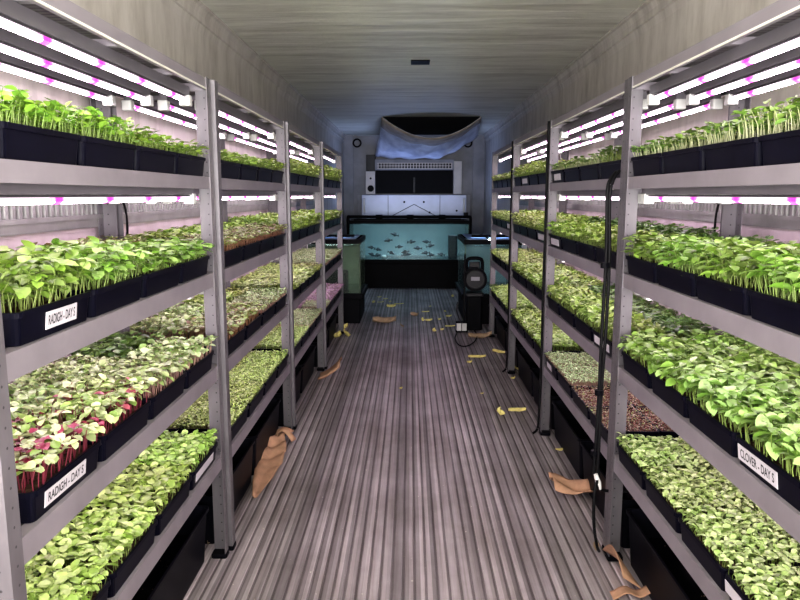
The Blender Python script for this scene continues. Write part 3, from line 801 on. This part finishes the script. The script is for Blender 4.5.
for xx in (-.052, .004): q = MB(); q.rbox((xx, -.03, .012), (xx+.048, .03, .098), .008); q.build('plug_block', M['socket'], t)
q = MB(); q.rbox((-.062, -.036, 0), (.062, .036, .018), .008); q.build('base', M['black'], t)
q = MB(); q.rbox((-.062, -.034, .098), (.062, .034, .112), .008); q.build('cover', M['black'], t)
pts = [spot(458, 331, .012), spot(455, 338, .007), spot(459, 345, .007), spot(467, 346, .007), spot(474, 342, .007), spot(477, 336, .007), spot(474, 330, .007)]
q = MB(); q.tube(smooth_path(pts, 6), .0065, 6); tag(q.build('looped_cable', M['rubber'], None, True), 'black cord looped on the floor around the white power adapter', 'cord')
pts = [spot_y(458, 302, 7.1), spot_y(457, 311, 7.08), spot_y(460, 320, 7.05), spot_y(462, 323, 7.03)]
q = MB(); q.tube(smooth_path(pts, 6), .010, 6); tag(q.build('bent_hose', M['grey'], None, True), 'short bent grey hose arching into the white power adapter', 'hose')

# ------------------------------------------------------------------ bulkhead : cooling unit, blue panel, sockets, rings, sheeting
YB = Y1
t = thing('cooling_unit', 'wide dark-mouthed cooling unit mounted high on the far bulkhead', 'cooling unit', (0.07, YB, 0))
def addp(root, nm, lo, hi, m, bv=.004):
    q = MB(); c = root.location; q.box((lo[0]-c.x, lo[1]-c.y, lo[2]), (hi[0]-c.x, hi[1]-c.y, hi[2])); o = q.build(nm, m, root)
    if bv: bevel(o, bv)
    return o
addp(t, 'cabinet', (-.60, YB-.28, 1.84), (.75, YB, 2.02), M['cabinet'])
addp(t, 'dark_opening', (-.595, YB-.12, 1.445), (.74, YB, 1.84), M['black'], 0)
addp(t, 'centre_bar', (.055, YB-.14, 1.46), (.09, YB-.12, 1.72), M['grey'], .002)
addp(t, 'side_casing', (-.76, YB-.26, 1.435), (-.60, YB, 1.82), M['cream'])
addp(t, 'side_casing', (.745, YB-.26, 1.435), (.885, YB, 1.99), M['cream'])
addp(t, 'side_box', (-.75, YB-.24, 1.82), (-.60, YB, 2.10), M['grey'])
q = MB()
q.box((-.62, -.285, 1.865), (.63, -.281, 1.955)); 
q.build('vent_grille', M['black'], t)
q = MB(); xs_ = [-.62 + i*.05 for i in range(26)]
for x in xs_: q.box((x, -.291, 1.86), (x+.016, -.286, 1.96))
for zz in (1.86, 1.905, 1.95): q.box((-.63, -.292, zz), (.64, -.286, zz+.012))
q.build('grille_bars', M['cream'], t)
q = MB(); q.cyl((-.745, -.262, 1.53), 'y', .055, -.014, 16); q.build('dial', M['black'], t)
q = MB(); q.cyl((-.745, -.262, 1.70), 'y', .018, -.01, 10); q.build('button', M['black'], t)
t = thing('mounted_panel', 'pale blue metal panel with pointed seam under the cooling unit', 'panel', (0.07, YB, 0))
addp(t, 'backing', (-.93, YB-.06, .95), (1.05, YB-.005, 1.425), M['backwall'])
addp(t, 'panel_face', (-.84, YB-.16, .985), (.98, YB-.06, 1.425), M['panel'], .01)
q = MB(); 
q.tube([(-.44, -.162, 1.03), (.0, -.162, 1.26), (.44, -.162, 1.03)], .006, 4); q.build('pointed_seam', M['grey'], t)
for xx in (-.45, .45): q = MB(); q.box((xx-.004, -.163, 1.0), (xx+.004, -.160, 1.42)); q.build('seam', M['grey'], t)
for xx in (-.86, .86): q = MB(); q.tube([(xx, -.2, 1.12), (xx, -.2, 1.36)], .018, 8); q.build('grab_bar', M['socket'], t)
for xx, zz in ((-.17, 1.30), (.17, 1.30), (.27, 1.12), (.74, 1.15)): q = MB(); q.cyl((xx, -.166, zz), 'y', .018, .008, 10); q.build('bolt', M['black'], t)
for px, lab in ((357, 'black ring fitting on the bulkhead above the left racks'), (468, 'black ring fitting on the bulkhead above the right racks')):
    p = spot_y(px, 143, YB-.06); q = MB(); n = 20
    q.tube([(p.x+.065*math.cos(2*PI*k/n), YB-.055, p.z+.065*math.sin(2*PI*k/n)) for k in range(n+1)], .014, 6, cap=False)
    tag(q.build('ring_fitting', M['black'], None, True), lab, 'fitting')
# plastic sheeting slung from the ceiling to the cooling unit
BACK_EDGE = [(0, 375, 156), (.12, 382, 157.5), (.35, 405, 159), (.62, 440, 158.5), (.8, 458, 150), (1, 477, 137)]
def back_edge(u):
    for (a, xa, ya), (b_, xb, yb) in zip(BACK_EDGE, BACK_EDGE[1:]):
        if u <= b_: f = (u-a)/(b_-a); return spot_y(xa+(xb-xa)*f, ya+(yb-ya)*f, 11.75)
    return spot_y(477, 137, 11.75)
def sheet(u, v):
    # u across, v from the open front edge (hung from the ceiling) back to the cooling unit
    e = back_edge(min(1, max(0, u)))
    fx = -.37 + 1.30*u; sag = max(0, 1 - abs(2*u-1)**1.9)
    fz = CEIL - .004 - .27*sag
    bow = -.05*math.sin(PI*v)*(.3+sag)
    return (fx+(e.x-fx)*v, 9.28+(11.75-9.28)*v, fz+(e.z-fz)*v + bow - .035*abs(math.sin(u*13+v*5))*math.sin(PI*min(1,v*1.1)) + .014*math.sin(u*34+v*4)*v)
b = MB(); b.grid(sheet, 26, 16)
o = b.build('plastic_sheet', M['cloth'], None, True); solidify(o, .004)
tag(o, 'sagging pale blue plastic sheet slung under the ceiling before the cooling unit', 'plastic sheet')
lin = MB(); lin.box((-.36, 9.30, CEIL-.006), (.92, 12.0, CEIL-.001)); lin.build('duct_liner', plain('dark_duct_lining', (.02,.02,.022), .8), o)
# its stained front band, a part
b = MB(); b.grid(lambda u, v: tuple(np.array(sheet(u, v*.16)) + np.array((0, -.012, -.006))), 26, 3)
o2 = b.build('front_band', plain('stained_canvas', (.36, .31, .27), .7, 0, .3, 7), o, True); solidify(o2, .004)

# ------------------------------------------------------------------ cables tied to the racks
def strap(name, pts, r, label, cat='cable'):
    q = MB(); q.tube(smooth_path(pts, 7), r, 8); o = q.build(name, M['rubber'], None, True); return tag(o, label, cat)
yy = 2.566
c1 = [spot_y(616, 172, yy+.05), spot_y(609, 182, yy), spot_y(607, 200, yy-.01), spot_y(606, 260, yy-.01), spot_y(602, 330, yy-.01), spot_y(599, 390, yy-.01), spot_y(596, 440, yy-.02), spot_y(594, 470, yy-.02), spot_y(597, 482, yy-.02)]
o = strap('power_cable', c1, .0062, 'thick black cable bundle hanging down the first post of the second right rack')
q = MB(); q.tube(smooth_path([p_ + Vector((.011+.003*math.sin(i*2.1), -.004, .004)) for i, p_ in enumerate(c1)], 7), .0062, 8); q.build('second_strand', M['rubber'], o, True)
for px, py in ((605, 268), (599, 395), (595, 455)):
    p = spot_y(px, py, yy-.012); q = MB(); q.cyl((p.x, p.y, p.z), 'z', .017, .02, 10); q.build('cable_tie', M['black'], o)
p = spot_y(595.5, 474, yy-.03); q = MB(); q.tube([p, p + Vector((.012, -.004, -.035)), p + Vector((.02, -.006, -.06))], [.008, .011, .005], 8); pl = q.build('plug', M['socket'], o); pl['label'] = 'white plug'
c2 = [spot_y(596, 482, yy-.03), spot_y(594, 500, yy-.05), spot_y(594, 525, yy-.05), spot_y(597, 546, yy-.05), spot(599, 551, .006)]
strap('thin_cord', c2, .006, 'thin black cord dropping to the floor from the white plug on the right post')
c3 = [spot_y(597, 480, yy-.04), Vector((.735, 2.535, .295)), Vector((.765, 2.562, .275)), Vector((.80, 2.5675, .268)), Vector((.845, 2.5675, .268)), Vector((.88, 2.575, .275)), Vector((.93, 2.60, .29))]
strap('thin_cord', c3, .006, 'thin black cord curving behind the right post from the white plug')
for side, k, dx, lab in (('right', 2, .012, 'black cable running down the aisle post between second and third right racks'), ('right', 3, .012, 'black cable running down the aisle post between third and fourth right racks')):
    X = AX[side][k] - dx; Y = RYS[side][k] - .055 + .03
    strap('power_cable', [(X, Y, 1.83), (X-.002, Y, 1.6), (X, Y+.004, 1.2), (X-.003, Y, .9), (X, Y, .5), (X-.004, Y, .12), (X-.012, Y, .03), (X-.04, Y-.02, .009)], .0072, lab)
for side, sg, lab in (('left', -1, 'thin black wire hanging beside the rear posts at the second left rack'), ('right', 1, 'thin black wire hanging beside the rear posts at the second right rack')):
    X = AX[side][1] + sg*(RACK_D - .03); Y = RACK_START + RACK_PITCH + .06
    strap('light_wire', [(X, Y, 1.42), (X, Y+.035, 1.36), (X, Y+.04, 1.28), (X, Y+.012, 1.21), (X, Y-.0, 1.15)], .0045, lab, 'wire')

# ------------------------------------------------------------------ litter on the floor
def scrap(px, py, L, W, rot, mat, name, label, cat, curl=.3, group=None, lift=.002, seed=0):
    r = random.Random(seed); a, b2, c_ = r.uniform(-1, 1), r.uniform(0, 6), r.uniform(.6, 1.4)
    L, W = L*.9, W*.75
    def fn(u, v):
        t = u*2-1; s = v*2-1
        w = W*.5*max(0.06, (1-abs(t)**2.4)**.7)*(1+.12*math.sin(5*t+b2))
        x = L*.5*t; y = s*w + .12*L*a*t*t
        z = curl*W*(abs(s)**1.6*.9*c_*(1 if s > 0 else .35) + .6*t*t*(1 if t > 0 else .3) + .06*math.sin(7*t+3*s+b2)) 
        return (x, y, max(0, z) + lift)
    b = MB(); b.grid(fn, 10, 6); o = b.build(name, mat, None, True); solidify(o, .0012, 1)
    p = spot(px, py); o.location = p; o.rotation_euler = (0, 0, math.radians(rot)); tag(o, label, cat, group); return o
Z = lambda x, y: (320+x/4, 215+y/4)
LV = [(*Z(238,330),.06,.03,10),(*Z(213,352),.07,.05,70),(*Z(243,350),.10,.03,20),(*Z(262,337),.07,.03,0),(*Z(280,348),.05,.03,60),(*Z(285,369),.13,.07,0),(*Z(315,357),.14,.025,0),
      (*Z(422,389),.10,.03,0),(*Z(440,367),.04,.03,30),(*Z(500,387),.05,.04,80),(*Z(515,407),.08,.04,10),(*Z(411,424),.05,.06,70),(*Z(435,424),.09,.05,0),(*Z(478,420),.04,.04,0),
      (*Z(488,461),.04,.04,0),(*Z(457,466),.05,.06,50),(*Z(520,447),.12,.035,0),(*Z(530,328),.06,.05,60),(*Z(628,571),.17,.06,-8),(*Z(598,592),.05,.04,0),
      (501,415,.05,.075,80),(517,411.5,.13,.05,-5),(560,450.5,.055,.03,0),(516,369,.20,.06,110),(513,379,.04,.04,0),(499,353,.17,.05,-50),(482,394,.03,.02,0),(401,389,.025,.02,20)]
order = sorted(range(len(LV)), key=lambda i: LV[i][1])
for i, (px, py, L, W, rot) in enumerate(LV):
    tip = 'narrow' if W < L*.4 else ('broad' if W > L*.8 else 'oval')
    scrap(px, py, L, W, rot, M['yellow'], 'fallen_leaf', f'{tip} yellow leaf on the grooved floor, {NTH[order.index(i)]} counting from the wide fish tank', 'leaf', .5, 'yellow leaves fallen along the aisle', seed=i)
for i, (px, py, L, W, rot, lab) in enumerate([(337,337,.16,.09,70,'larger yellow leaf curled at the foot of the last left rack post'), (347,336,.17,.09,110,'second curled yellow leaf beside the foot of the last left rack post'), (344,328.5,.10,.07,20,'small yellow leaf behind two curled ones by the left tank stand')]):
    scrap(px, py, L, W, rot, M['yellow'], 'fallen_leaf', lab, 'leaf', .6, seed=60+i)
for i, (px, py, L, W, rot, lab) in enumerate([(384.5,323,.30,.13,-12,'long curled brown leaf lying across the aisle before the left tank'), (402,326.5,.12,.05,110,'small narrow brown leaf beside the long curled one'), (415,316,.16,.09,-50,'curled tan leaf in the middle of the aisle before the tanks'), (480,338,.26,.14,-5,'broad tan leaf by the foot of the last right rack')]):
    scrap(px, py, L, W, rot, M['tan'], 'dry_leaf', lab, 'leaf', .55, seed=80+i)
def paper(pts_fn, nu, nv, label, loc):
    b = MB(); b.grid(pts_fn, nu, nv); o = b.build('brown_paper', M['paper'], None, True); solidify(o, .0015, 1); o.location = loc; tag(o, label, 'paper'); return o
# long crumpled strip by the left rack
A = [spot(272, 445), spot(267, 455), spot(262, 468), spot(255, 482), spot(246, 500)]
def strip_fn(u, v):
    f = v*4; i = min(3, int(f)); p = A[i].lerp(A[i+1], f-i); w = (.05, .10, .10, .07, .015); ww = w[i] + (w[i+1]-w[i])*(f-i)
    z = .012 + .05*(1-v)**2*abs(math.sin(v*14+u*2.2)) + .03*abs(u-.5)*(1-v) + (.012 if u < .3 else 0)
    return (p.x + .04 + (u-.5)*ww*1.3, p.y + (u-.5)*ww*.5, z)
paper(strip_fn, 8, 28, 'long crumpled strip of brown paper beside the left floor bins', (0,0,0))
p = spot(284, 440)
paper(lambda u, v: (.11*(u-.5)+.02*math.sin(v*6), .13*(v-.5), .012+.07*math.sin(u*PI)*(.5+.5*math.sin(v*5+1))+.02*v), 10, 8, 'crumpled brown paper wad at the head of the long strip', p)
p = spot(330, 377)
paper(lambda u, v: (.17*(u-.5), .20*(v-.5)+.04*u, .004+.15*u**1.6*(.6+.4*math.sin(v*3))+.012*math.sin(v*9)), 8, 8, 'curled brown paper piece by the third left rack post', p)
p = spot(569, 491)
paper(lambda u, v: (.17*(u-.5), .17*(v-.5)-.05*u, .004+.075*abs(u-.55)**1.2+.035*math.sin(v*4+u*2)**2), 10, 8, 'folded brown paper piece lying near the post with cables', p)
p = spot(616, 572); p.y -= .03
paper(lambda u, v: (.07*(u-.5)+.02*v, .20*(.5-v), .01+.11*(1-u)*(.4+.6*math.sin(v*PI))), 8, 10, 'upright bent brown paper scrap between right post and floor bin', p)
p = spot(634, 597)
paper(lambda u, v: (.16*(u-.5), .05*(v-.5)+.02*u, .004+.02*math.sin(u*5)**2), 10, 4, 'narrow brown paper scrap on the floor below the right bin', p)
for px, py, lab in ((212, 541, 'tan plant crumb on the floor beside the first left post'), (596, 548, 'pale dry crumb on the floor at the right post with cables')):
    scrap(px, py, .07, .03, 70, M['tan'], 'dry_crumb', lab, 'debris', .5, seed=px)

# ------------------------------------------------------------------ light
w = bpy.data.worlds.new('outside_daylight'); scene.world = w; w.use_nodes = True
bg = w.node_tree.nodes['Background']; bg.inputs['Color'].default_value = (0.95, 0.97, 1.0, 1); bg.inputs['Strength'].default_value = 0.35
def area(name, loc, rot, sx, sy, power, col):
    l = bpy.data.lights.new(name, 'AREA'); l.shape = 'RECTANGLE'; l.size = sx; l.size_y = sy; l.energy = power; l.color = col
    o = bpy.data.objects.new(name, l); COL.objects.link(o); o.location = loc; o.rotation_euler = rot; return o
area('rear_doorway_daylight', (0.07, Y0+.02, 1.35), (math.radians(152), 0, 0), 2.2, 1.6, 520, (1.0, 0.97, 0.95))
area('tank_lamp_glow', (0.0, 10.9, 1.12), (PI, 0, 0), 1.6, .3, 13, (0.42, 0.55, 1.0))

# ------------------------------------------------------------------ camera
cd = bpy.data.cameras.new('camera'); cam = bpy.data.objects.new('camera', cd); COL.objects.link(cam)
cd.sensor_fit = 'HORIZONTAL'; cd.sensor_width = 36; cd.lens = F_PX/800*36; cd.clip_start = .02
mw = Matrix((Rv.to_4d(), Uv.to_4d(), (-Fv).to_4d(), Vector((0,0,0,1)))).transposed()
for i in range(3): mw[3][i] = 0
mw[0][3], mw[1][3], mw[2][3], mw[3][3] = CAMP.x, CAMP.y, CAMP.z, 1
cam.matrix_world = mw
scene.camera = cam
scene.view_settings.view_transform = 'Standard'
scene.view_settings.look = 'Medium High Contrast'
scene.view_settings.exposure = 0.12
scene.cycles.use_denoising = True
scene.cycles.max_bounces = 8; scene.cycles.transparent_max_bounces = 16
scene.cycles.sample_clamp_indirect = 6
